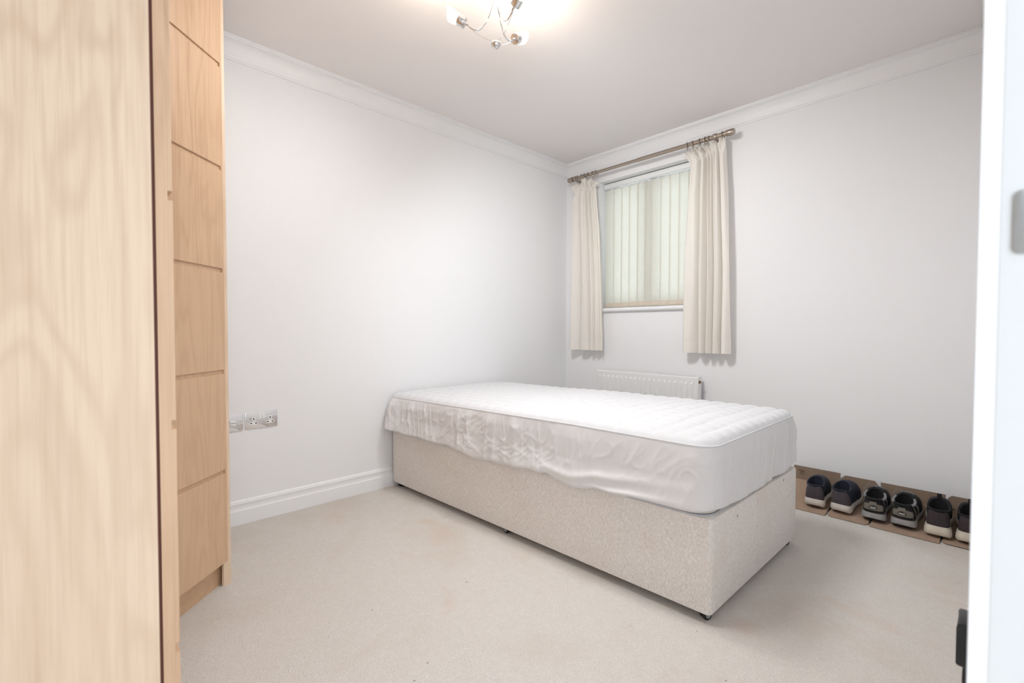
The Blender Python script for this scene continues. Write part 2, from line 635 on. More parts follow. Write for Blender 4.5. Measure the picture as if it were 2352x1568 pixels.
# ------------------------------------------------------------------ wardrobes
GROOVES = [0.445, 0.822, 1.200, 1.578, 1.956]
DOOR_Z0, DOOR_Z1 = 0.10, 2.275
GH = 0.0075           # half groove height


def grooved_door(root, O, U, Nn, width, name='door', margin=0.0, mat='oak'):
    """O: lower corner on the door's back plane, U: unit along width, Nn: outward normal"""
    T = Matrix((Vector(U), Vector(Nn), Vector((0, 0, 1)))).transposed().to_4x4()
    T.translation = Vector(O)
    d = B()
    d.box(0, width, 0, 0.016, DOOR_Z0, DOOR_Z1, T=T)
    if margin:
        d.box(0, margin, 0.0158, 0.0225, DOOR_Z0, DOOR_Z1, T=T)
    door = d.build(name, mat, root)
    zs = [DOOR_Z0] + GROOVES + [DOOR_Z1]
    for i in range(6):
        a = zs[i] + (GH if i else 0)
        b = zs[i + 1] - (GH if i < 5 else 0)
        B().box(margin, width, 0.0158, 0.0226, a, b, T=T).build('panel', mat, door, bevel=0.0005, seg=1)
    return door


# corner unit with the angled door
CRx, CRy = 0.612, -2.735
dg = Vector((0.69, -0.724, 0)).normalized()
nm = Vector((0.724, 0.69, 0)).normalized()
YF = -3.028           # front face of the straight wardrobe
tL = (CRy - YF) / 0.724 * Vector((0.69, 0.724)).length
cw = thing('corner_wardrobe', 'light oak corner wardrobe with an angled grooved door beside the socket plates', 'wardrobe', (0.4, -3.1, 0))
O = Vector((CRx, CRy, 0)) - nm * 0.0226
grooved_door(cw, O + dg * 0.003, dg, nm, tL - 0.03, margin=0.009)
B().hexa([(0.002, -2.742), (CRx - 0.028, -2.742), (CRx - 0.016, -2.7555), (CRx - 0.010, -2.75), (CRx - 0.018, -2.724), (0.002, -2.724)], 0.0, 2.28).build('end_panel', 'oak2', cw)
inn = O - nm * 0.004
e2 = inn + dg * (tL + 0.0)
B().hexa([(0.004, -2.745), (inn.x - 0.01, -2.745), (e2.x - 0.02, e2.y - 0.02), (e2.x - 0.02, YC + 0.004), (0.004, YC + 0.004)], 0.1, 2.28).build('carcass', 'oak2', cw)
q0 = O - nm * 0.018 - dg * 0.014
q1 = q0 + dg * (tL + 0.016)
q2 = q1 - nm * 0.018
q3 = q0 - nm * 0.018
B().hexa([(v.x, v.y) for v in (q0, q1, q2, q3)], 0.0, 0.1).build('plinth', 'oakh', cw)

# straight wardrobe, end panel towards the doorway
XE = 1.677
sw = thing('wardrobe', 'large light oak wardrobe end panel filling the left foreground', 'wardrobe', (1.3, -3.34, 0))
B().box(XE - 0.018, XE, YC + 0.003, -3.0550, 0.0, 2.28).build('end_panel', 'oak2', sw, bevel=0.0008, seg=1)
B().box(XE - 0.022, XE - 0.004, -3.0550, -3.0508, 0.1, 2.275).build('edge_seal', 'gap', sw)
XL = 0.915
B().box(XL, XE - 0.0182, YC + 0.003, -3.0585, 0.1, 2.28).build('carcass', 'oak2', sw)
B().box(XL, XE - 0.0182, -3.10, -3.082, 0.0, 0.1).build('plinth', 'oakh', sw)
wdt = (XE - XL) / 2 - 0.001
for k in range(2):
    grooved_door(sw, (XE - k * (wdt + 0.002), YF - 0.0226, 0), (-1, 0, 0), (0, 1, 0), wdt)

# ------------------------------------------------------------------ divan bed
HL, FL, FR = np.array([.024, -1.717]), np.array([1.985, -1.643]), np.array([1.999, -.759])
HR = HL + (FR - FL)


def bil(q, a, b):
    """q: HL, FL, FR, HR; a along length, b across"""
    return (1 - a) * (1 - b) * q[0] + a * (1 - b) * q[1] + a * b * q[2] + (1 - a) * b * q[3]


bedc = bil((HL, FL, FR, HR), .5, .5)
bed = thing('divan_base', 'cream chenille divan bed base on small castors under the white mattress', 'bed base', (bedc[0], bedc[1], 0))


def rquad(q, r, n=8):
    """outline of quad q with rounded corners, counter-clockwise, evenly sampled pieces"""
    out = []
    m = len(q)
    for i in range(m):
        p, a, b = q[i], q[i - 1], q[(i + 1) % m]
        da = (a - p) / np.linalg.norm(a - p)
        db = (b - p) / np.linalg.norm(b - p)
        c = p + (da + db) * r
        a0 = math.atan2(*(-(db))[::-1])
        a1 = math.atan2(*(-(da))[::-1])
        while a1 < a0:
            a1 += 2 * PI
        if a1 - a0 > PI:
            a0, a1 = a1 - 2 * PI, a0
        for t in np.linspace(a0, a1, n):
            out.append(c + r * np.array([math.cos(t), math.sin(t)]))
    # order corners properly
    return out


def outline(q, r, n=8):
    out = []
    m = len(q)
    for i in range(m):
        p, a, b = q[i], q[i - 1], q[(i + 1) % m]
        da = (a - p) / np.linalg.norm(a - p)
        db = (b - p) / np.linalg.norm(b - p)
        c = p + (da + db) * r
        s0 = -db * r      # tangent point towards a
        s1 = -da * r      # tangent point towards b
        for t in np.linspace(0, PI / 2, n):
            out.append(c + s0 * math.cos(t) + s1 * math.sin(t))
    return np.array(out)


BQ = (HL, FL, FR, HR)
ol = outline(BQ, 0.016, 6)
rows = []
for z, ins in ((0.036, 0.010), (0.034, 0.003), (0.040, 0.0), (0.345, 0.0), (0.353, 0.003), (0.356, 0.012)):
    c = bedc
    d = ol - c
    L = np.linalg.norm(d, axis=1)[:, None]
    o2 = c + d * (1 - ins / L)
    rows.append(np.column_stack([o2, np.full(len(o2), z)]))
bb = B()
P = np.array(rows).transpose(1, 0, 2)
bb.grid(P, closed_u=True)
n6 = len(rows)
bb.f.append(tuple(i * n6 for i in range(len(ol))))
bb.mi.append(0)
bb.f.append(tuple(i * n6 + n6 - 1 for i in range(len(ol))))
bb.mi.append(0)
bb.build('upholstered_box', 'chenille', bed)
# seams and bolt marks on the foot end
du = (FR - FL) / np.linalg.norm(FR - FL)
nf = np.array([du[1], -du[0]])
for s, w in ((0.405, 0.0016),):
    p = FL + du * s
    B().tube([(p[0] + nf[0] * .0005, p[1] + nf[1] * .0005, 0.04), (p[0] + nf[0] * .0005, p[1] + nf[1] * .0005, 0.35)], w, 6).build('seam', 'chenille', bed)
for s, z in ((0.70, 0.335), (0.21, 0.315)):
    p = FL + du * s
    B().lathe([(0.004, -0.001), (0.004, 0.0012), (0.002, 0.0015)], (p[0], p[1], z), (nf[0], nf[1], 0), 10, 1.0).build('bolt_hole', 'steel', bed)
# castors
for a, b in ((0.022, 0.045), (0.982, 0.045), (0.982, 0.955), (0.022, 0.955), (0.5, 0.045), (0.5, 0.955)):
    p = bil(BQ, a, b)
    cst = B()
    cst.lathe([(0.006, 0.018), (0.010, 0.019), (0.018, 0.030), (0.018, 0.037)], (p[0], p[1], 0), (0, 0, 1), 12)
    c = cst.build('castor', 'black', bed)
    ang = 0.6 + a * 2
    ax = Vector((math.cos(ang), math.sin(ang), 0))
    for sgn in (-1, 1):
        w = B()
        w.lathe([(0.011, 0.003), (0.0155, 0.004), (0.0155, 0.015), (0.012, 0.018)], Vector((p[0], p[1], 0.0157)), ax * sgn, 16)
        w.build('wheel', 'black', c)
        h_ = B()
        h_.lathe([(0.0, 0.0181), (0.008, 0.0182), (0.008, 0.0195), (0.004, 0.021)], Vector((p[0], p[1], 0.0165)), ax * sgn, 12)
        h_.build('hub_cap', 'grey', c)

# mattress
MQ = (np.array([.022, -1.742]), np.array([1.982, -1.648]), np.array([1.986, -.745]), np.array([.026, -.800]))
mc = bil(MQ, .5, .5)
mo = outline(MQ, 0.07, 10)


def inset(o, d, c=mc):
    v = o - c
    L = np.linalg.norm(v, axis=1)[:, None]
    return c + v * (1 - d / L)


mat_t = thing('mattress', 'single mattress under the white fitted cover on the divan', 'mattress', (mc[0], mc[1], 0.356))
mb = B()
rows = []
for z, ins in ((0.3565, 0.03), (0.362, 0.016), (0.372, 0.013), (0.56, 0.013), (0.575, 0.02), (0.58, 0.04)):
    rows.append(np.column_stack([inset(mo, ins), np.full(len(mo), z)]))
mb.grid(np.array(rows).transpose(1, 0, 2), closed_u=True)
for k in (0, len(rows) - 1):
    mb.f.append(tuple(i * len(rows) + k for i in range(len(mo))))
    mb.mi.append(0)
mb.build('ticking', 'tick', mat_t)
B().tube([(p[0], p[1], 0.3580) for p in inset(mo, 0.013)], 0.0018, 6, closed=True).build('piping', 'bluet', mat_t)

# mattress protector: quilted top and loose skirt
prot = thing('mattress_protector', 'white fitted mattress cover with quilted top and crinkled thin skirt', 'mattress cover', (mc[0], mc[1], 0.36))
Lq = np.linalg.norm(MQ[1] - MQ[0])
Wq = np.linalg.norm(MQ[2] - MQ[1])
NA, NB = 260, 124
A, Bb = np.meshgrid(np.linspace(0, 1, NA + 1), np.linspace(0, 1, NB + 1), indexing='ij')
lx, ly = A * Lq, Bb * Wq
R = 0.07
# round the corners in plan
cx = np.clip(lx, R, Lq - R)
cy = np.clip(ly, R, Wq - R)
dx, dy = lx - cx, ly - cy
m = np.maximum(np.abs(dx), np.abs(dy))
rad = np.hypot(dx, dy)
sc = np.where(rad > 1e-9, m / np.maximum(rad, 1e-9), 1)
corner = (np.abs(dx) > 1e-9) & (np.abs(dy) > 1e-9)
lx = np.where(corner, cx + dx * sc, lx)
ly = np.where(corner, cy + dy * sc, ly)
ccx = np.clip(lx, R, Lq - R)
ccy = np.clip(ly, R, Wq - R)
inn_d = np.where((ccx != lx) & (ccy != ly), R - np.hypot(lx - ccx, ly - ccy), np.minimum(np.minimum(lx, Lq - lx), np.minimum(ly, Wq - ly)))
inn_d = np.clip(inn_d, 0, None)
Q = 0.076
wl = lx + 0.006 * vnoise(lx * 5, ly * 5, 3)
wy = ly + 0.006 * vnoise(lx * 5, ly * 5, 8)
quilt = (np.abs(np.sin(PI * wl / Q)) * np.abs(np.sin(PI * wy / Q))) ** 0.30
ZE = lambda a: 0.566 + 0.026 * np.clip(a * 1.4, 0, 1)       # height of the piped edge, lower at the head
roll = np.clip(inn_d / 0.055, 0, 1)
ztop = ZE(A) + 0.026 * np.sqrt(np.clip(1 - (1 - roll) ** 2, 0, 1)) + 0.010 * np.clip(np.minimum(inn_d, 0.3) / 0.3, 0, 1)
ztop = ztop + (quilt - 0.7) * 0.014 * np.clip(inn_d / 0.03, 0, 1) + 0.004 * vnoise(lx * 3, ly * 3, 5)
pq = np.stack([lx / Lq, ly / Wq], -1)
XY = ((1 - pq[..., :1]) * (1 - pq[..., 1:]) * MQ[0] + pq[..., :1] * (1 - pq[..., 1:]) * MQ[1]
      + pq[..., :1] * pq[..., 1:] * MQ[2] + (1 - pq[..., :1]) * pq[..., 1:] * MQ[3])
B().grid(np.concatenate([XY, ztop[..., None]], -1)).build('quilted_top', 'quilt', prot, angle=80)

# perimeter of the skirt in arc length
per = outline(MQ, R, 24)
# start at the head end of the near long side (after the HL corner)
seg = np.linalg.norm(np.roll(per, -1, 0) - per, axis=1)
cum = np.concatenate([[0], np.cumsum(seg)])
TOT = cum[-1]
NS = 1500
sv = np.linspace(0, TOT, NS, endpoint=False)
px = np.interp(sv, cum, np.append(per[:, 0], per[0, 0]))
py = np.interp(sv, cum, np.append(per[:, 1], per[0, 1]))
tx = np.roll(px, -2) - np.roll(px, 2)
ty = np.roll(py, -2) - np.roll(py, 2)
tl = np.hypot(tx, ty)
nxn, nyn = ty / tl, -tx / tl
# along-bed coordinate of each sample
d01 = (MQ[1] - MQ[0]) / Lq
al = (px - MQ[0][0]) * d01[0] + (py - MQ[0][1]) * d01[1]
d12 = (MQ[2] - MQ[1]) / Wq
ac = (px - MQ[1][0]) * d12[0] + (py - MQ[1][1]) * d12[1]
near = nyn < -0.5
foot = (nxn > 0.5) & ~near
zb_long = np.interp(al, [0, .05, .218, .385, .538, .58, .755, .79, .825, .908, 1.098, 1.183, 1.232, 1.274, 1.33, 1.40, 1.458, 1.522, 1.584, 1.68, 1.854, 1.926, 1.97],
                    [.388, .374, .367, .366, .360, .366, .350, .338, .340, .349, .352, .363, .357, .367, .352, .338, .342, .360, .356, .363, .363, .370, .380])
zb_foot = np.interp(ac, [0, .087, .213, .412, .527, .719, .789, .9], [.380, .374, .368, .365, .368, .365, .378, .388])
zb = np.where(near, zb_long, np.where(foot, zb_foot, 0.37))
k5 = np.ones(9) / 9
zb = np.convolve(np.concatenate([zb[-4:], zb, zb[:4]]), k5, 'valid')
ze = ZE(np.clip(al / Lq, 0, 1))
NV = 46
VV = np.linspace(0, 1, NV)
S2, V2 = np.meshgrid(sv, VV, indexing='ij')
AL = np.repeat(al[:, None], NV, 1)
ARC = np.repeat(np.where(near, al, np.where(foot, 3.0 + ac, 6.0 + sv))[:, None], NV, 1)
ZZ = ze[:, None] + (zb - ze)[:, None] * V2
# slackness: loose towards the head, taut round the near foot corner
sl = np.where(near, np.clip(1.15 - al / 1.75, 0.10, 1), np.where(foot, 0.25 + 0.45 * np.clip((ac - .3) / .5, 0, 1), 0.4))[:, None]
sh1 = 0.35 * vnoise(ARC * 2.2, V2 * 0.7, 71)
wp = vnoise(ARC * 7, V2 * 2.2, 81)
gath = ridged(ARC * 12 + 0.5 * V2 + 2.5 * sh1, V2 * 0.35 + 3, 11) + 0.45 * ridged(ARC * 27 - 0.5 * V2 + 2 * sh1, V2 * 0.5 + 7, 15) + vnoise(ARC * 20 + 2 * sh1, V2 * 0.5, 4) * 0.25
fold = vnoise(ARC * 5.5 + 0.9 * V2, V2 * 0.9, 21)
cr1 = ridged(ARC * 10 + V2 * 1.2 + 0.8 * wp, V2 * 1.3 + ARC * 2.0 + .5 * wp, 31)
cr2 = ridged(ARC * 8 - V2 * 2.0 - 0.9 * wp, V2 * 1.5 - ARC * 1.6 + .6 * wp, 41)
cr3 = ridged(ARC * 34 + V2 * 5 + 2 * wp, V2 * 4 - ARC * 4 + wp, 51)
puff = np.sin(PI * np.clip(V2, 0, 1)) ** 0.7
low = np.clip((V2 - .55) / .45, 0, 1)
fade = np.clip(V2 * 5, 0, 1)
off = 0.004 + 0.006 * puff
off = off + sl * (0.0125 * gath * fade + 0.008 * fold * puff)
off = off + (0.0028 * cr1 + 0.0026 * cr2) * fade * (0.50 + 0.6 * sl) + 0.0030 * cr3 * puff * (0.50 + 0.9 * sl)
off = off + low * (0.012 + 0.012 * sl * vnoise(ARC * 9, V2 * 0 + 2, 61))
# diagonal drag folds near the middle of the near side
dgx = (AL - 1.45) - (V2 - .8) * -0.5
off = off + np.where(near[:, None], 0.010 * np.exp(-((V2 - .80 + 0.35 * (AL - 1.45)) / .07) ** 2) * np.exp(-((AL - 1.5) / .22) ** 2), 0)
off = off + np.where(near[:, None], 0.012 * np.exp(-((V2 - .93 + 0.25 * (AL - 1.7)) / .05) ** 2) * np.exp(-((AL - 1.62) / .16) ** 2), 0)
# head corner hangs loose
hc = np.where(near, np.exp(-(al / 0.16) ** 2), 0)[:, None]
off = off + hc * 0.030 * np.clip(V2, 0, 1) ** 0.8
# elastic: bottom tucks inward
tuck = np.clip((V2 - .94) / .06, 0, 1)
off = off - 0.020 * tuck ** 2 * (1 - 0.4 * hc)
lowz = ZZ < 0.362
off = np.where(lowz, np.maximum(off, 0.010), off)
XX = px[:, None] + nxn[:, None] * off
YY = py[:, None] + nyn[:, None] * off
XX = np.maximum(XX, 0.006)
B().grid(np.stack([XX, YY, ZZ], -1), closed_u=True).build('skirt', 'skirt', prot, angle=80)
B().tube([(a, b, c) for a, b, c in zip(px + nxn * .003, py + nyn * .003, ze + .001)][::3], 0.0032, 6, closed=True).build('piping', 'quilt', prot)

# ------------------------------------------------------------------ curtain pole, rings, curtains
PY, PZ = -0.09, 2.243
pole = thing('curtain_pole', 'brushed nickel curtain pole with plain barrel finials above the window', 'curtain pole', (0.775, PY, PZ))
B().tube([(0.13, PY, PZ), (0.80, PY, PZ)], 0.0125, 16).tube([(0.75, PY, PZ), (1.41, PY, PZ)], 0.0145, 16).build('rod', 'nickel', pole)
for x, s in ((0.14, -1), (1.40, 1)):
    B().lathe([(0.012, -0.004), (0.0205, -0.003), (0.0205, 0.004), (0.0185, 0.005), (0.0185, 0.009), (0.021, 0.011), (0.021, 0.043), (0.0185, 0.046)],
              (x, PY, PZ), (s, 0, 0), 20).build('finial', 'nickel', pole)
for x in (0.165, 1.325):
    bk = B()
    bk.lathe([(0.026, 0.0), (0.026, 0.006), (0.016, 0.014), (0.009, 0.022), (0.0085, 0.06)], (x, 0.0, PZ - 0.012), (0, -1, 0), 18)
    bk.lathe([(0.019, -0.011), (0.0205, -0.008), (0.0205, 0.008), (0.019, 0.011)], (x, PY, PZ), (1, 0, 0), 18)
    bk.tube([(x, -0.05, PZ - 0.012), (x, PY + 0.012, PZ - 0.012)], 0.0085, 10)
    bk.build('bracket', 'nickel', pole)
    B().lathe([(0.004, 0), (0.006, 0.004), (0.006, 0.007), (0.003, 0.009)], (x, PY - 0.019, PZ), (0, -1, 0), 10).build('screw', 'nickel', pole)
lring = [0.19, 0.232, 0.262, 0.300, 0.345, 0.375]
rring = [1.135, 1.175, 1.222, 1.262, 1.285, 1.375]
ring0 = None
for xs, lab, grp in ((lring, 'nickel curtain ring above the left curtain, %s of six from the room corner', 'rings of the left curtain'),
                     (rring, 'nickel curtain ring above the right curtain, %s of six from the window side', 'rings of the right curtain')):
    for x, nth in zip(xs, ('first', 'second', 'third', 'fourth', 'fifth', 'sixth')):
        if ring0 is None:
            rb = B()
            rb.tube([(0, 0.0215 * math.sin(t), -0.0042 + 0.0215 * math.cos(t)) for t in np.linspace(0, 2 * PI, 24, endpoint=False)], 0.0028, 8, closed=True)
            rb.tube([(0, 0.0045 * math.sin(t), -0.030 + 0.0045 * math.cos(t)) for t in np.linspace(0, 2 * PI, 12, endpoint=False)], 0.001, 6, closed=True)
            o = rb.build('curtain_ring', 'nickel')
            zoff = o.location.z
            ring0 = o
        else:
            o = ring0.copy()
            COL.objects.link(o)
        o.location = (x, PY, PZ + zoff)
        o.rotation_euler = (0, 0, random.uniform(-.25, .25))
        tag(o, lab % nth, 'curtain ring', grp)


def curtain(label, xl, xr, yb, ztop_fn, zbot_fn, seed, nf, group, edge=0):
    """xl/xr: functions of z for the two edges"""
    NU, NZ = 200, 70
    zb0 = zbot_fn(0.5)
    root = thing('curtain', label, 'curtain', ((xl(1.5) + xr(1.5)) / 2, yb, zb0), group)
    U = np.linspace(0, 1, NU)
    V = np.concatenate([np.linspace(0, .05, 8)[:-1], np.linspace(.05, 0.925, 44)[:-1], np.linspace(.925, 1, 18)])
    UU, VV = np.meshgrid(U, V, indexing='ij')
    zt = np.array([ztop_fn(u) for u in U])[:, None]
    zb_ = np.array([zbot_fn(u) for u in U])[:, None]
    Z = zb_ + (zt - zb_) * VV
    xa = np.array([xl(z) for z in Z.ravel()]).reshape(Z.shape)
    xb = np.array([xr(z) for z in Z.ravel()]).reshape(Z.shape)
    # folds wander and spread towards the hem
    ph = nf * UU + 0.35 * np.sin(3.1 * UU * 2 + seed) + 0.10 * vnoise(UU * 5, VV * 2.5, seed)
    big = np.sin(2 * PI * ph)
    bigs = 2 * np.abs(np.sin(PI * ph)) ** 0.75 - 1
    small = np.sin(2 * PI * (ph * 2.3 + 0.2 * seed))
    amp = 0.024 + 0.006 * (1 - VV) ** 0.8
    y = bigs * amp + small * (0.002 + 0.008 * VV ** 3) + 0.008 * vnoise(UU * 4 + seed, VV * 3, seed + 9) * (1 - VV)
    # pinched heading band and flared frill above
    zf = (Z - (zt - 0.095)) / 0.095
    frill = np.clip((zf - 0.42) / 0.58, 0, 1)
    pinch = np.exp(-((zf - 0.36) / 0.22) ** 2)
    puffs = np.sin(2 * PI * (nf * 1.0 * UU + .2 * seed))
    y = y * (1 - 0.5 * pinch) + frill * (0.016 * np.sin(2 * PI * nf * 2.4 * UU + seed) + 0.022 * vnoise(UU * 24, VV * 40, seed + 2)) \
        + np.exp(-((zf - 0.72) / 0.25) ** 2) * 0.018 * puffs + 0.006 * pinch * vnoise(UU * 30, VV * 60, seed + 5)
    X = xa + (xb - xa) * UU
    X = X + np.cos(2 * PI * ph) * 0.004 * (1 - VV) + frill * 0.006 * vnoise(UU * 20, VV * 30, seed + 3)
    Z = Z + frill * 0.016 * vnoise(UU * 15, VV * 3, seed + 7)
    Y = yb - y
    Y = np.minimum(Y, -0.028)
    hem_line = np.exp(-((VV - 0.05) / 0.006) ** 2)
    Y = Y + 0.0018 * hem_line
    Pn = np.stack([X, Y, Z], -1)
    jh, jt = 7, 7 + 43
    B().grid(Pn[:, jh:jt + 1]).build('panel', 'curtain', root, angle=80)
    B().grid(Pn[:, :jh + 1]).build('hem', 'curtain', root, angle=80)
    B().grid(Pn[:, jt:]).build('heading', 'curtain', root, angle=80)
    return root


def lerpz(pts):
    zs = [p[0] for p in pts]
    xs = [p[1] for p in pts]
    return lambda z: float(np.interp(z, zs, xs))


curtain('narrow cream curtain hanging left of the blind beside the room corner',
        lerpz([(0.8, .130), (1.4, .137), (1.9, .143), (2.08, .150), (2.13, .166), (2.2, .150)]),
        lerpz([(0.8, .452), (1.3, .440), (1.8, .412), (2.08, .380), (2.13, .372), (2.2, .410)]),
        -0.075, lambda u: 2.165 + 0.045 * math.sin(PI * min(1, u * 1.15)) ** .7, lambda u: 0.815, 1.3, 4.2, 'pair of cream curtains')
curtain('wide cream curtain hanging right of the blind',
        lerpz([(0.8, 1.112), (1.4, 1.122), (1.9, 1.135), (2.08, 1.150), (2.12, 1.150), (2.2, 1.100)]),
        lerpz([(0.8, 1.432), (1.4, 1.424), (1.9, 1.405), (2.1, 1.392), (2.2, 1.390)]),
        -0.075, lambda u: 2.185 + 0.028 * min(1, u * 3), lambda u: 0.826, 2.6, 4.6, 'pair of cream curtains')

# ------------------------------------------------------------------ vertical blind
BY = 0.072
bl = thing('vertical_blind', 'cream vertical fabric blind filling the window recess', 'blind', (0.76, BY, 1.16))
B().box(WX0 + 0.004, WX1 - 0.004, BY - 0.012, BY + 0.03, 2.145, 2.182).build('headrail', 'upvc', bl, bevel=0.003)
B().box(WX0 + 0.006, WX1 - 0.006, BY - 0.004, BY + 0.022, 2.1405, 2.1455).build('track_slot', 'rad', bl)
xs_v = [0.362, 0.436, 0.510, 0.582, 0.656, 0.721, 0.779, 0.853, 0.926, 0.998, 1.070]
for i in range(11):
    x0 = xs_v[i]
    w = (xs_v[i + 1] - x0 if i < 10 else 0.075) + 0.013
    if i == 4:
        w = 0.078
    zt, zbv = 2.128, 1.168 + random.uniform(-.002, .002)
    y0, y1 = BY - 0.006 + (0.0 if i % 2 else 0.0), BY + 0.010

    def vane_strip(z0, z1, nz, shift=0.0, w_=None):
        g = []
        ww = w_ or w
        for u in np.linspace(0, 1, 7):
            col = []
            for z in np.linspace(z0, z1, nz):
                col.append((x0 + ww * u, y0 + (y1 - y0) * u - shift - 0.003 * math.sin(PI * u), z))
            g.append(col)
        return g
    v = B().grid(vane_strip(zbv + .034, zt, 6)).build('slat', 'vane', bl, thick=0.0006)
    B().grid(vane_strip(zbv, zbv + .035, 2, 0.0012)).build('weight_pocket', 'pocket', v, thick=0.0036)
    xm = x0 + w * 0.60
    B().box(xm - 0.016, xm + 0.016, BY - 0.003, BY + 0.003, 2.124, 2.132).box(xm - 0.003, xm + 0.003, BY - 0.003, BY + 0.003, 2.13, 2.1415)\
        .tube([(xm - 0.007, BY - 0.004, 2.124), (xm, BY - 0.006, 2.136), (xm + 0.007, BY - 0.004, 2.124)], 0.0012, 6)\
        .build('hanger_clip', 'plastic', v)
    if i < 10:
        x1c = xs_v[i + 1] + 0.004
        xa, xb = x0 + 0.006, x1c
        pts = [(xa + (xb - xa) * t, BY - 0.0125, zbv + 0.027 - 0.018 * 4 * t * (1 - t)) for t in np.linspace(0, 1, 13)]
        B().tube(pts, 0.0010, 5).build('link_chain', 'plastic', bl)

# ------------------------------------------------------------------ radiator
RX0, RX1, RZ0, RZ1 = 0.402, 1.228, 0.17, 0.660
rd = thing('radiator', 'white ribbed panel radiator on the wall below the window', 'radiator', (0.815, -0.07, RZ0))
NR = 20
prof = []
pitch = (RX1 - RX0 - 0.03) / NR
x = RX0
yf, yr = -0.096, -0.1075
prof.append((RX0, yf))
for k in range(NR):
    a = RX0 + 0.015 + k * pitch
    prof += [(a + 0.006, yf), (a + 0.011, yr), (a + pitch - 0.017, yr), (a + pitch - 0.012, yf)]
prof.append((RX1 + 0.001, yf))
zlev = [(RZ0, 0), (RZ0 + 0.03, 0), (RZ0 + 0.045, 1), (RZ1 - 0.048, 1), (RZ1 - 0.033, 0), (RZ1 - 0.006, 0), (RZ1 - 0.001, -0.4), (RZ1, -1.2)]
g = []
for (xx, yy) in prof:
    g.append([(xx, yf + (yy - yf) * max(k, 0) + (-k * 0.006 if k < 0 else 0), z) for z, k in zlev])
B().grid(g).build('front_panel', 'rad', rd, thick=0.0015, angle=25)
tg = B()
tg.box(RX0 - 0.002, RX1 + 0.004, -0.093, -0.088, RZ1 - 0.004, RZ1 + 0.004).box(RX0 - 0.002, RX1 + 0.004, -0.047, -0.042, RZ1 - 0.004, RZ1 + 0.004)
nb = 46
for k in range(nb + 1):
    xx = RX0 + (RX1 - RX0) * k / nb
    tg.box(xx - 0.003, xx + 0.003, -0.089, -0.046, RZ1 - 0.002, RZ1 + 0.002)
tg.build('top_grille', 'rad', rd)
for xx in (RX0 - 0.003, RX1 + 0.001):
    B().box(xx, xx + 0.004, -0.0955, -0.042, RZ0 + 0.01, RZ1 + 0.003).build('side_cover', 'rad', rd, bevel=0.0015)
B().box(RX0 + 0.004, RX1 - 0.004, -0.046, -0.040, RZ0, RZ1 - 0.006).build('back_panel', 'rad', rd)
B().lathe([(0.012, -0.01), (0.012, 0.004), (0.008, 0.005), (0.008, 0.012), (0.004, 0.013)], (RX1 + 0.003, -0.078, RZ1 - 0.033), (1, 0, 0), 14).build('bleed_plug', 'brass', rd)
for xx in (RX0 + 0.12, RX1 - 0.12):
    B().box(xx - 0.015, xx + 0.015, -0.042, -0.0005, RZ0 + 0.06, RZ1 - 0.06).build('wall_bracket', 'rad', rd)
for xx in (RX0 + 0.01, RX1 - 0.01):
    B().tube([(xx, -0.07, 0.0), (xx, -0.07, RZ0 + 0.03)], 0.0075, 10).lathe([(0.014, 0), (0.014, .035), (.009, .04)], (xx, -0.07, RZ0 - 0.02), (0, 0, 1), 12).build('pipe', 'chrome', rd)

# ------------------------------------------------------------------ sockets on the left wall


def plate(name, label, y0, y1, z0, z1):
    root = thing(name, label, 'socket', (0, (y0 + y1) / 2, z0))
    B().prism(rrect(y0, y1, z0, z1, 0.004), lambda a, b, d: (d, a, b), 0.0, 0.0045).build('plate', 'chrome', root, bevel=0.001)
    return root


ds = plate('double_socket', 'polished chrome double wall socket with white inserts, right of the smaller plate', -2.529, -2.377, 0.472, 0.560)
for yc in (-2.4905, -2.4130):
    i1 = B().prism(rrect(yc - 0.0195, yc + 0.0195, 0.493, 0.508, 0.0074), lambda a, b, d: (d, a, b), 0.004, 0.0062).build('socket_insert', 'plastic', ds)
    for k in (-1, 1):
        B().box(0.006, 0.0066, yc + k * .0115 - .004, yc + k * .0115 + .004, 0.4985, 0.5035).build('pin_slot', 'hole', i1)
    i2 = B().prism(rrect(yc - 0.0075, yc + 0.0075, 0.512, 0.532, 0.0068), lambda a, b, d: (d, a, b), 0.004, 0.0062).build('socket_insert', 'plastic', ds)
    B().box(0.006, 0.0066, yc - .0026, yc + .0026, 0.518, 0.527).build('pin_slot', 'hole', i2)
for yc in (-2.4600, -2.4445):
    sw_ = B().prism(rrect(yc - 0.0072, yc + 0.0072, 0.521, 0.546, 0.0015), lambda a, b, d: (d + (b - 0.5335) * 0.10, a, b), 0.003, 0.0075).build('rocker_switch', 'plastic', ds, bevel=0.0006)
ts = plate('telephone_socket', 'small polished chrome data socket plate half hidden behind the wardrobe', -2.624, -2.538, 0.470, 0.558)
B().box(0.004, 0.0062, -2.594, -2.570, 0.500, 0.526).build('jack', 'plastic', ts, bevel=0.001)
B().box(0.006, 0.0066, -2.592, -2.572, 0.5115, 0.5135).build('jack_gap', 'hole', ts)

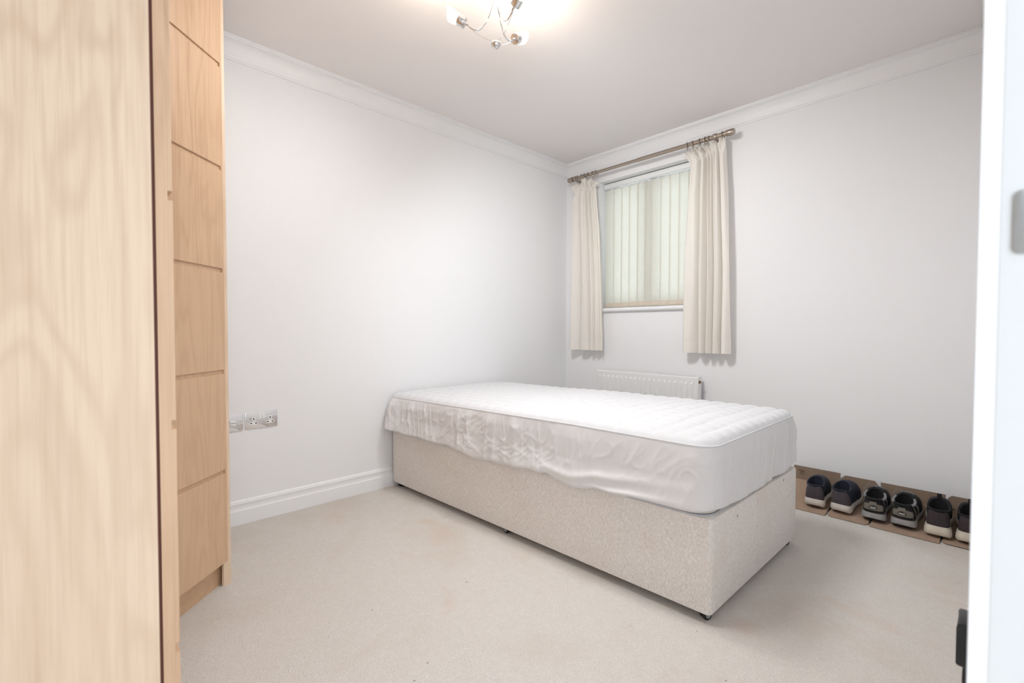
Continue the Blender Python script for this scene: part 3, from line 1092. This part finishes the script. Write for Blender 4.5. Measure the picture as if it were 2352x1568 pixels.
# plug on the right wall beside the door frame
pk = plate('wall_socket', 'socket plate low on the right wall behind the black plug', -2.1, -2.0, 0.44, 0.53)
for o in list(pk.children):
    bpy.data.objects.remove(o)
pk.location = (XD, -2.09, 0.445)
B().prism(rrect(-2.165, -2.015, 0.445, 0.531, 0.004), lambda a, b, d: (XD - d, a, b), 0.0, 0.0035).build('plate', 'chrome', pk, bevel=0.001)
B().prism(rrect(-2.11, -2.07, 0.47, 0.51, 0.004), lambda a, b, d: (XD - d, a, b), 0.003, 0.0045).build('socket_insert', 'plastic', pk)
pg = thing('electric_plug', 'black electric plug low on the right wall beside the white door frame', 'plug', (XD - 0.004, -2.11, 0.452))
pb = B()
pb.prism([(-2.152, 0.456), (-2.152, 0.514), (-2.148, 0.521), (-2.092, 0.521), (-2.086, 0.514), (-2.086, 0.456), (-2.092, 0.452), (-2.148, 0.452)],
         lambda a, b, d: (XD - d + (0.003 if b > 0.515 or b < .455 else 0) * (d > .01), a, b), 0.0045, 0.0235)
pb.build('body', 'black', pg, bevel=0.002)
B().tube([(XD - 0.012, -2.118, 0.455), (XD - 0.013, -2.118, 0.42), (XD - 0.012, -2.112, 0.30), (XD - 0.013, -2.08, 0.10), (XD - 0.030, -2.02, 0.006), (XD - 0.03, -1.6, 0.005)], 0.003, 8).build('cable', 'black', pg)

# ------------------------------------------------------------------ ceiling lamp
LC = Vector((1.235, -1.925, 0))
lamp = thing('ceiling_light', 'chrome three-arm ceiling light with lit frosted glass shades', 'ceiling light', (LC.x, LC.y, H))
B().lathe([(0.055, 0.0), (0.055, 0.012), (0.045, 0.022), (0.018, 0.026), (0.012, 0.034)], (LC.x, LC.y, H), (0, 0, -1), 28).build('ceiling_rose', 'chrome', lamp)
B().lathe([(0.0, -0.017), (0.009, -0.0155), (0.0155, -0.010), (0.0195, -0.003), (0.0195, 0.003), (0.0165, 0.008), (0.010, 0.012), (0.0, 0.013)],
          (LC.x, LC.y, 2.105), (0, 0, 1), 20).build('ball', 'chrome', lamp)
gv = Vector((-math.sin(YAW), math.cos(YAW), 0))
for idx, dv in enumerate((-r0, (r0 * 0.6 - gv * 0.8).normalized(), (r0 * 0.6 + gv * 0.8).normalized())):
    tg_ = Vector((-dv.y, dv.x, 0))

    def pt(rho, z, t=0.0):
        return LC + dv * rho + tg_ * t + Vector((0, 0, z))
    path = catmull([pt(.009, 2.375), pt(.008, 2.31), pt(.014, 2.26), pt(.032, 2.205), pt(.055, 2.170), pt(.078, 2.160), pt(.098, 2.168), pt(.118, 2.184)], 6)
    B().tube(path, 0.0031, 10).build('arm', 'chrome', lamp)
    wire = catmull([pt(.009, 2.112), pt(.022, 2.118, .004), pt(.045, 2.126, .006), pt(.075, 2.145, .004), pt(.100, 2.164, .003), pt(.114, 2.178, .002)], 6)
    B().tube(wire, 0.0011, 6).build('wire', 'chrome', lamp)
    hp = pt(.118, 2.184)
    ax = (dv * 0.86 + Vector((0, 0, 0.50))).normalized()
    B().lathe([(0.0045, -0.012), (0.0052, 0.0), (0.0065, 0.004), (0.0195, 0.0055), (0.0205, 0.007), (0.0205, 0.034), (0.0195, 0.035)], hp, ax, 20).build('lamp_holder', 'chrome', lamp)
    # frosted glass shade with an oblique rim
    up_ = Vector((0, 0, 1))
    a_ = (up_ - ax * up_.dot(ax)).normalized()
    b_ = ax.cross(a_)
    sh = []
    for r_, h_ in ((0.0175, 0.030), (0.0190, 0.035), (0.0215, 0.045), (0.0235, 0.058), (0.0245, 0.072), (0.0245, 0.084)):
        row = []
        for k in range(28):
            an = 2 * PI * k / 28
            tilt = max(0, (h_ - 0.030) / 0.052)
            hh = h_ + tilt * 0.015 * math.cos(an)
            row.append(hp + ax * hh + (a_ * math.cos(an) + b_ * math.sin(an)) * r_)
        sh.append([tuple(p) for p in row])
    arr = np.array(sh).transpose(1, 0, 2)
    so = B().grid(arr, closed_u=True).build('shade', 'bulb', lamp, thick=0.0015)
    bb_ = B().lathe([(0.004, 0.028), (0.009, 0.034), (0.012, 0.044), (0.011, 0.054), (0.006, 0.060), (0.0, 0.062)], hp, ax, 14)
    bb_.build('bulb', 'bulb', lamp)
    ld = bpy.data.lights.new('bulb_light', 'POINT')
    ld.energy = LAMP_W
    ld.color = (1.0, 0.86, 0.70)
    ld.shadow_soft_size = 0.022
    lo = bpy.data.objects.new('bulb_light', ld)
    COL.objects.link(lo)
    lo.parent = lamp
    lo.location = hp + ax * 0.105 - Vector((LC.x, LC.y, H))
    sd = bpy.data.lights.new('room_fill_spot', 'SPOT')  # added spot beside each bulb, fills the room but spares the ceiling
    sd.energy = SPOT_W[idx]
    sd.color = (0.94, 0.97, 1.0)
    sd.spot_size = math.radians(156)
    sd.spot_blend = 1.0
    sd.shadow_soft_size = 0.16
    so_ = bpy.data.objects.new('room_fill_spot', sd)
    COL.objects.link(so_)
    so_.parent = lamp
    so_.rotation_euler = (dv * 0.75 + Vector((0, 0, -1))).to_track_quat('-Z', 'Y').to_euler()
    so_.location = hp + ax * 0.10 + dv * 0.03 - Vector((LC.x, LC.y, H))

# ------------------------------------------------------------------ flattened cardboard box
cb = thing('flattened_cardboard_box', 'brown flattened cardboard box propped against the wall under the shoes', 'cardboard', (2.2, -0.15, 0))
CP = [(-0.175, 0.0165), (-0.13, 0.027), (-0.09, 0.045), (-0.05, 0.078), (-0.034, 0.098)]
cpx = [1.80, 2.03, 2.2, 2.463, 2.585]
for i in range(4):
    a, b = cpx[i], cpx[i + 1]
    if i == 0:
        a = 1.78
    B().grid([[(xx, y, z) for y, z in CP] for xx in (a, b)]).build('floor_panel', 'card2', cb, thick=0.003, angle=60)
flaps = [(1.795, 2.026, 0.174, 0), (2.034, 2.196, 0.167, 1), (2.205, 2.459, 0.166, 0), (2.467, 2.588, 0.166, 1)]
for a, b, z, ch in flaps:
    if ch:
        poly = [(a + .004, 0.098), (b - .004, 0.098), (b, z - .02), (b - .016, z), (a + .014, z), (a, z - .015)]
    else:
        poly = [(a + .003, 0.098), (b - .002, 0.098), (b, z), (a, z)]
    B().prism(poly, lambda p, q, d: (p, -0.0335 + (q - 0.098) * 0.08 + d, q), -0.0015, 0.0015).build('upright_flap', 'card', cb)
ff = [(1.79, 2.010, -.292, 0), (2.018, 2.190, -.285, 1), (2.197, 2.455, -.288, 0), (2.462, 2.588, -.272, 1)]
for a, b, y, ch in ff:
    if ch:
        poly = [(a + .004, -.175), (b - .004, -.175), (b, y + .018), (b - .014, y), (a + .014, y), (a, y + .014)]
    else:
        poly = [(a + .003, -.175), (b - .002, -.175), (b, y), (a, y)]
    B().prism(poly, lambda p, q, d: (p, q, 0.0025 + (q + 0.30) * 0.112 + d), -0.0015, 0.0015).build('floor_flap', 'card2', cb)
mk = B()
for k in range(4):
    mk.box(1.822 + k * .008, 1.826 + k * .008 + .002, -0.0350, -0.0340, 0.150 - .002 * k, 0.155 - .002 * k, T=None)
mk.box(1.823, 1.845, -0.0372, -0.0362, 0.132, 0.1335).box(1.828, 1.843, -0.0365, -0.0355, 0.140, 0.1415)
mk.build('printed_mark', 'print', cb)

# ------------------------------------------------------------------ shoes


def shoe(name, label, loc, yaw, pitch, st, mirror=1, group=None):
    root = thing(name, label, 'shoe', loc, group)
    root.rotation_euler = (pitch, 0, yaw)
    root['_local'] = 1
    L = st['L']
    NJ = 56
    # foot outline, j runs from the middle of the heel round the outside to the toe and back
    ctrl = [(0.0, 0.0), (0.036, 0.010), (0.046, 0.040), (0.043, 0.085), (0.0445, 0.13), (0.052, 0.175), (0.048, 0.225), (0.026, 0.262), (-0.006, 0.270),
            (-0.032, 0.256), (-0.047, 0.220), (-0.049, 0.175), (-0.040, 0.13), (-0.038, 0.085), (-0.043, 0.040), (-0.034, 0.010)]
    P = [np.array(c) for c in ctrl]
    n = len(P)
    pts = []
    for j in range(NJ):
        t = j / NJ * n
        i = int(t)
        f = t - i
        a, b, c, d = P[(i - 1) % n], P[i % n], P[(i + 1) % n], P[(i + 2) % n]
        pts.append(0.5 * (2 * b + (c - a) * f + (2 * a - 5 * b + 4 * c - d) * f * f + (3 * b - a - 3 * c + d) * f ** 3))
    O_ = np.array(pts)
    O_[:, 0] *= mirror * st.get('w', 1.0)
    O_[:, 1] *= L / 0.27
    yy = O_[:, 1] / L
    ctr = np.array([0.0, L * 0.45])

    def shrink(o, d):
        v = o - np.array([0, 0])
        # move inwards along approximate normals
        t = np.roll(o, -1, 0) - np.roll(o, 1, 0)
        nn = np.stack([t[:, 1], -t[:, 0]], 1)
        nn /= np.linalg.norm(nn, axis=1)[:, None]
        sgn = np.sign(np.sum(nn * (o - ctr), 1).sum())
        return o - nn * sgn * d
    hs = st['heel']      # sole height at heel
    fs_ = st['fore']
    zs = hs + (fs_ - hs) * np.clip((yy - .25) / .45, 0, 1)
    zs = zs + st.get('cup', 0.008) * np.clip(1 - yy / .10, 0, 1) - st.get('dip', .006) * np.exp(-((yy - .42) / .13) ** 2)
    rock = 0.012 * np.clip((0.10 - yy) / 0.10, 0, 1) ** 1.5 + 0.018 * np.clip((yy - .72) / .28, 0, 1) ** 1.6
    fl = st.get('flare', 0.006)
    # sole: rows from bottom to top
    rows = []
    base = shrink(O_, -0.003)
    heelw = np.clip(1 - yy / .35, 0, 1)
    spec = [(0.0, 0.018), (0.08, 0.007), (0.25, 0.001), (0.55, -0.0), (0.85, 0.002), (1.0, 0.005)]
    split = st.get('split')
    for f, ins in spec:
        o = shrink(base, ins)
        o = o + np.stack([np.sign(O_[:, 0]) * fl * heelw * (1 - f), -fl * 1.3 * heelw * (1 - f) * (yy < .3)], 1)
        rows.append(np.column_stack([o, rock + (zs - rock) * f]))
    def ring_mesh(rws, name_, mat_, parent_, cap0=True, cap1=True, **kw):
        b = B()
        A_ = np.array(rws).transpose(1, 0, 2)
        b.grid(A_, closed_u=True)
        m_ = len(rws)
        if cap0:
            b.f.append(tuple(i * m_ for i in range(NJ)))
            b.mi.append(0)
        if cap1:
            b.f.append(tuple(i * m_ + m_ - 1 for i in range(NJ)))
            b.mi.append(0)
        return b.build(name_, mat_, parent_, **kw)
    if split:
        lo_rows = [np.column_stack([r[:, :2], rock + (r[:, 2] - rock) * 1.0]) for r in rows[:3]]
        for k in (0, 1, 2):
            lo_rows[k][:, 2] = rock + (0.013, 0.0, 0.0)[0] * (k / 2.0) + (0.002 * np.sin(O_[:, 0] * 400) if k == 2 else 0)
        ring_mesh(lo_rows, 'outsole', st['sole2'], root)
        up_rows = [np.column_stack([rows[2][:, :2], rock + 0.0125])] + rows[3:]
        ring_mesh(up_rows, 'midsole', st['sole'], root)
    else:
        ring_mesh(rows, 'sole', st['sole'], root)
    # collar opening
    ch, cs, cf = st['collar']    # heights at heel, side, tongue
    C_ = np.zeros((NJ, 2))
    Cz = np.zeros(NJ)
    for j in range(NJ):
        a = 2 * PI * j / NJ
        C_[j] = (mirror * 0.0385 * math.sin(a) * (1.0 if True else 1), L * 0.24 - L * 0.205 * math.cos(a))
        wrap = (1 - math.cos(a)) / 2
        Cz[j] = np.interp(wrap, [0, .08, .35, .62, .85, 1], [ch, ch * .985, cs, cs + .004, cf - .006, cf])
    inner_o = shrink(O_, 0.004)
    NT = 12
    rws = []
    for k in range(NT + 1):
        t = k / NT
        hfrac = t ** (1.55)
        # front part keeps low and wide (toe box), heel rises straight
        fr = np.clip((yy - .45) / .4, 0, 1)
        zf = t * (1 - fr) + fr * (np.sin(t * PI / 2) ** 0.9 * 0.75 + 0.25 * t)
        o = inner_o + (C_ - inner_o) * hfrac
        bulge = 0.004 * math.sin(PI * t)
        dirv = (inner_o - ctr)
        dirv = dirv / np.linalg.norm(dirv, axis=1)[:, None]
        o = o + dirv * bulge
        z = (zs - 0.004) + (Cz - zs + 0.004) * zf
        rws.append(np.column_stack([o, z]))
    up = ring_mesh(rws, 'upper', st['upper'], root, cap0=False, cap1=False, angle=70)
    # lining going down inside
    lin = []
    for t in np.linspace(0, 1, 6):
        s_ = 0.003 + 0.004 * math.sin(PI * t / 2)
        o = C_ + (np.array([0, L * .24]) - C_) * (s_ / .05)
        o = o + (inner_o * 0.80 + np.array([0, L * .06]) - o) * (0.25 * t) * (yy < .6)[:, None]
        lin.append(np.column_stack([o, Cz * (1 - t) + 0.052 * t]))
    ring_mesh(lin, 'lining', st['lining'], root, cap0=False, cap1=True, angle=70)
    # padded collar rim
    B().tube([(C_[j][0], C_[j][1], Cz[j]) for j in range(NJ)], st.get('rim', 0.0042), 8, closed=True).build('collar', st['collar_mat'], root)

    def surf(j, t, push=0.0012):
        """point on the upper: j may be fractional angular index, t height 0..1"""
        j0 = int(math.floor(j)) % NJ
        j1 = (j0 + 1) % NJ
        f = j - math.floor(j)
        k = min(int(t * NT), NT - 1)
        g_ = t * NT - k
        p = ((rws[k][j0] * (1 - f) + rws[k][j1] * f) * (1 - g_) + (rws[k + 1][j0] * (1 - f) + rws[k + 1][j1] * f) * g_)
        d = np.array([p[0], p[1] - L * .24])
        d = d / (np.linalg.norm(d) + 1e-9)
        return np.array([p[0] + d[0] * push, p[1] + d[1] * push, p[2]])

    def patch(j0, j1, t0, t1, name_, mat_, push=0.0015, nj=12, nt=6, par=up):
        g_ = []
        for a in np.linspace(0, 1, nj):
            g_.append([surf(j0 + (j1 - j0) * a, (t0(a) if callable(t0) else t0) + ((t1(a) if callable(t1) else t1) - (t0(a) if callable(t0) else t0)) * b, push) for b in np.linspace(0, 1, nt)])
        return B().grid(g_).build(name_, mat_, par, thick=0.0012, angle=70)
    st['extra'](root, up, surf, patch, L, C_, Cz, NJ, mirror, rws)
    return root


def extra_slip(root, up, surf, patch, L, C_, Cz, NJ, mirror, rws):
    patch(-7, 7, lambda a: 0.10, lambda a: 0.80 - 0.10 * math.sin(PI * a), 'heel_panel', 'knit_slot', 0.0016, 18, 6)
    B().box(-0.007, 0.007, L * .42, L * .422, Cz.max() - 0.014, Cz.max() - 0.010).build('size_label', 's_grey', root)


def mk_slip(knit, tab):
    def fn(root, up, surf, patch, L, C_, Cz, NJ, mirror, rws):
        patch(-7.5, 7.5, 0.06, lambda a: 0.93 - 0.03 * math.cos(2 * PI * (a - .5)), 'heel_panel', knit, 0.0016, 18, 6)
        # side stripe on the midfoot
        for sgn in (1, -1):
            patch(sgn * 11, sgn * 15, 0.05, lambda a: 0.45, 'side_overlay', 's_navy' if not tab else 's_black', 0.0013, 8, 4)
        if not tab:
            B().box(-0.006, 0.006, L * .437, L * .4385, Cz.max() - 0.020, Cz.max() - 0.015).build('size_label', 's_grey', root)
        else:
            yt = L * 0.44
            pts = [(0, yt - .002, Cz.max() - .006), (0, yt - .001, Cz.max() + .018), (0, yt + .004, Cz.max() + .025), (0, yt + .008, Cz.max() + .016), (0, yt + .009, Cz.max() - .006)]
            g_ = [[(p[0] + s * .0085, p[1], p[2]) for p in catmull(pts, 4)] for s in (-1, 1)]
            B().grid(g_).build('pull_tab', 's_black', root, thick=0.0016)
    return fn


def extra_trail(root, up, surf, patch, L, C_, Cz, NJ, mirror, rws):
    patch(-6.5, 6.5, 0.05, lambda a: 0.62 + 0.10 * math.sin(PI * a), 'heel_counter', 's_khaki', 0.0016, 18, 6)
    patch(-4.6, 4.6, 0.10, 0.26, 'heel_band', 's_black', 0.0032, 14, 4)
    patch(-2.0, 2.0, 0.62, 0.84, 'heel_tab', 's_khaki', 0.0034, 8, 4)
    hb = patch(-1.6, 1.6, 0.40, 0.52, 'logo_patch', 's_black', 0.0034, 8, 4)
    patch(-1.2, 1.2, 0.43, 0.455, 'logo_print', 's_white', 0.0046, 8, 3)
    patch(-1.2, 1.2, 0.47, 0.495, 'logo_print', 's_white', 0.0046, 8, 3)
    patch(-0.9, 0.9, 0.575, 0.605, 'heel_slot', 's_black', 0.0040, 6, 3)
    for sgn in (1, -1):
        patch(sgn * 5.0, sgn * 8.6, 0.03, lambda a: 0.30 + .25 * a, 'side_overlay', 's_black', 0.0022, 8, 4)
        patch(sgn * 9.0, sgn * 10.4, 0.05, 0.85, 'side_strap', 's_khaki', 0.0022, 5, 8)
        patch(sgn * 13.0, sgn * 14.6, 0.05, 0.85, 'side_strap', 's_grey', 0.0022, 5, 8)
        # padded side of the collar in grey
        pts = [(C_[j % NJ][0] * 1.06, C_[j % NJ][1], Cz[j % NJ] + .001) for j in range(sgn * 8, sgn * 20, sgn)]
        B().tube(pts, 0.0062, 8).build('collar_pad', 's_grey', up)
    # tongue and laces
    tz = Cz.max()
    g_ = []
    for u in np.linspace(-1, 1, 7):
        g_.append([(0.022 * u, L * (0.47 + .16 * v) - 0.004, tz + 0.006 - 0.03 * v - 0.006 * u * u) for v in np.linspace(0, 1, 5)])
    B().grid(g_).build('tongue', 's_black', root, thick=0.004)
    for k in range(3):
        yk = L * (0.50 + 0.055 * k)
        zk = tz + 0.004 - 0.012 * k
        B().tube(catmull([(-0.028, yk + .004, zk - .012), (-0.012, yk, zk), (0.012, yk + .003, zk), (0.028, yk + .006, zk - .012)], 5), 0.0018, 6).build('lace', 's_grey', root)
    y0 = L * 0.48
    B().tube(catmull([(0.0, y0, tz + .004), (-0.022, y0 - .01, tz + .018), (-0.042, y0 - .012, tz + .006), (-0.052, y0 - .02, tz - .02), (-0.055, y0 - .03, tz - .05)], 6), 0.0016, 6).build('lace', 's_grey', root)
    B().tube(catmull([(0.0, y0, tz + .004), (0.010, y0 - .012, tz + .017), (0.028, y0 - .012, tz + .012), (0.034, y0, tz - .004)], 6), 0.0016, 6).build('lace', 's_grey', root)


SLIP = dict(L=0.236, heel=0.044, fore=0.030, sole='s_sole', upper='s_navy', lining='s_navy', collar=(0.131, 0.118, 0.138), collar_mat='s_navy', w=1.03, flare=0.001, cup=0.010, extra=mk_slip('s_knit', False))
TRAIL = dict(L=0.236, heel=0.044, fore=0.034, sole='s_mid', sole2='s_rub', split=True, upper='s_black', lining='s_black', collar=(0.122, 0.114, 0.134), collar_mat='s_black', rim=0.006, w=1.04, flare=0.005, cup=0.004, extra=extra_trail)
DARK = dict(L=0.236, heel=0.050, fore=0.034, sole='s_sole2', upper='s_black', lining='s_black', collar=(0.134, 0.124, 0.146), collar_mat='s_black', w=0.98, flare=0.009, cup=0.006, extra=mk_slip('s_knit3', True))
SP = math.radians(12)
for args in (
    ('slip_on_shoe', 'charcoal slip-on trainer with white sole, nearest the bed', (1.951, -0.247, 0.014), 0.02, SP, SLIP, -1, 'charcoal slip-on trainers'),
    ('slip_on_shoe', 'charcoal slip-on trainer with white sole, next to the grey trail shoes', (2.064, -0.240, 0.014), -0.10, SP, SLIP, 1, 'charcoal slip-on trainers'),
    ('trail_shoe', 'grey and khaki laced trail shoe, left one of the middle pair', (2.207, -0.243, 0.014), 0.0, SP, TRAIL, -1, 'grey trail shoes'),
    ('trail_shoe', 'grey and khaki laced trail shoe, right one of the middle pair', (2.318, -0.238, 0.014), -0.06, SP, TRAIL, 1, 'grey trail shoes'),
    ('pull_tab_shoe', 'dark trainer with black pull tab and cream sole, beside the trail shoes', (2.447, -0.243, 0.014), 0.03, SP, DARK, -1, 'dark trainers with pull tabs'),
    ('pull_tab_shoe', 'dark trainer with black pull tab, cut off by the white door frame', (2.552, -0.238, 0.014), 0.02, SP, DARK, 1, 'dark trainers with pull tabs'),
):
    shoe(*args)

for o in bpy.data.objects:
    if '_local' in o:
        del o['_local']
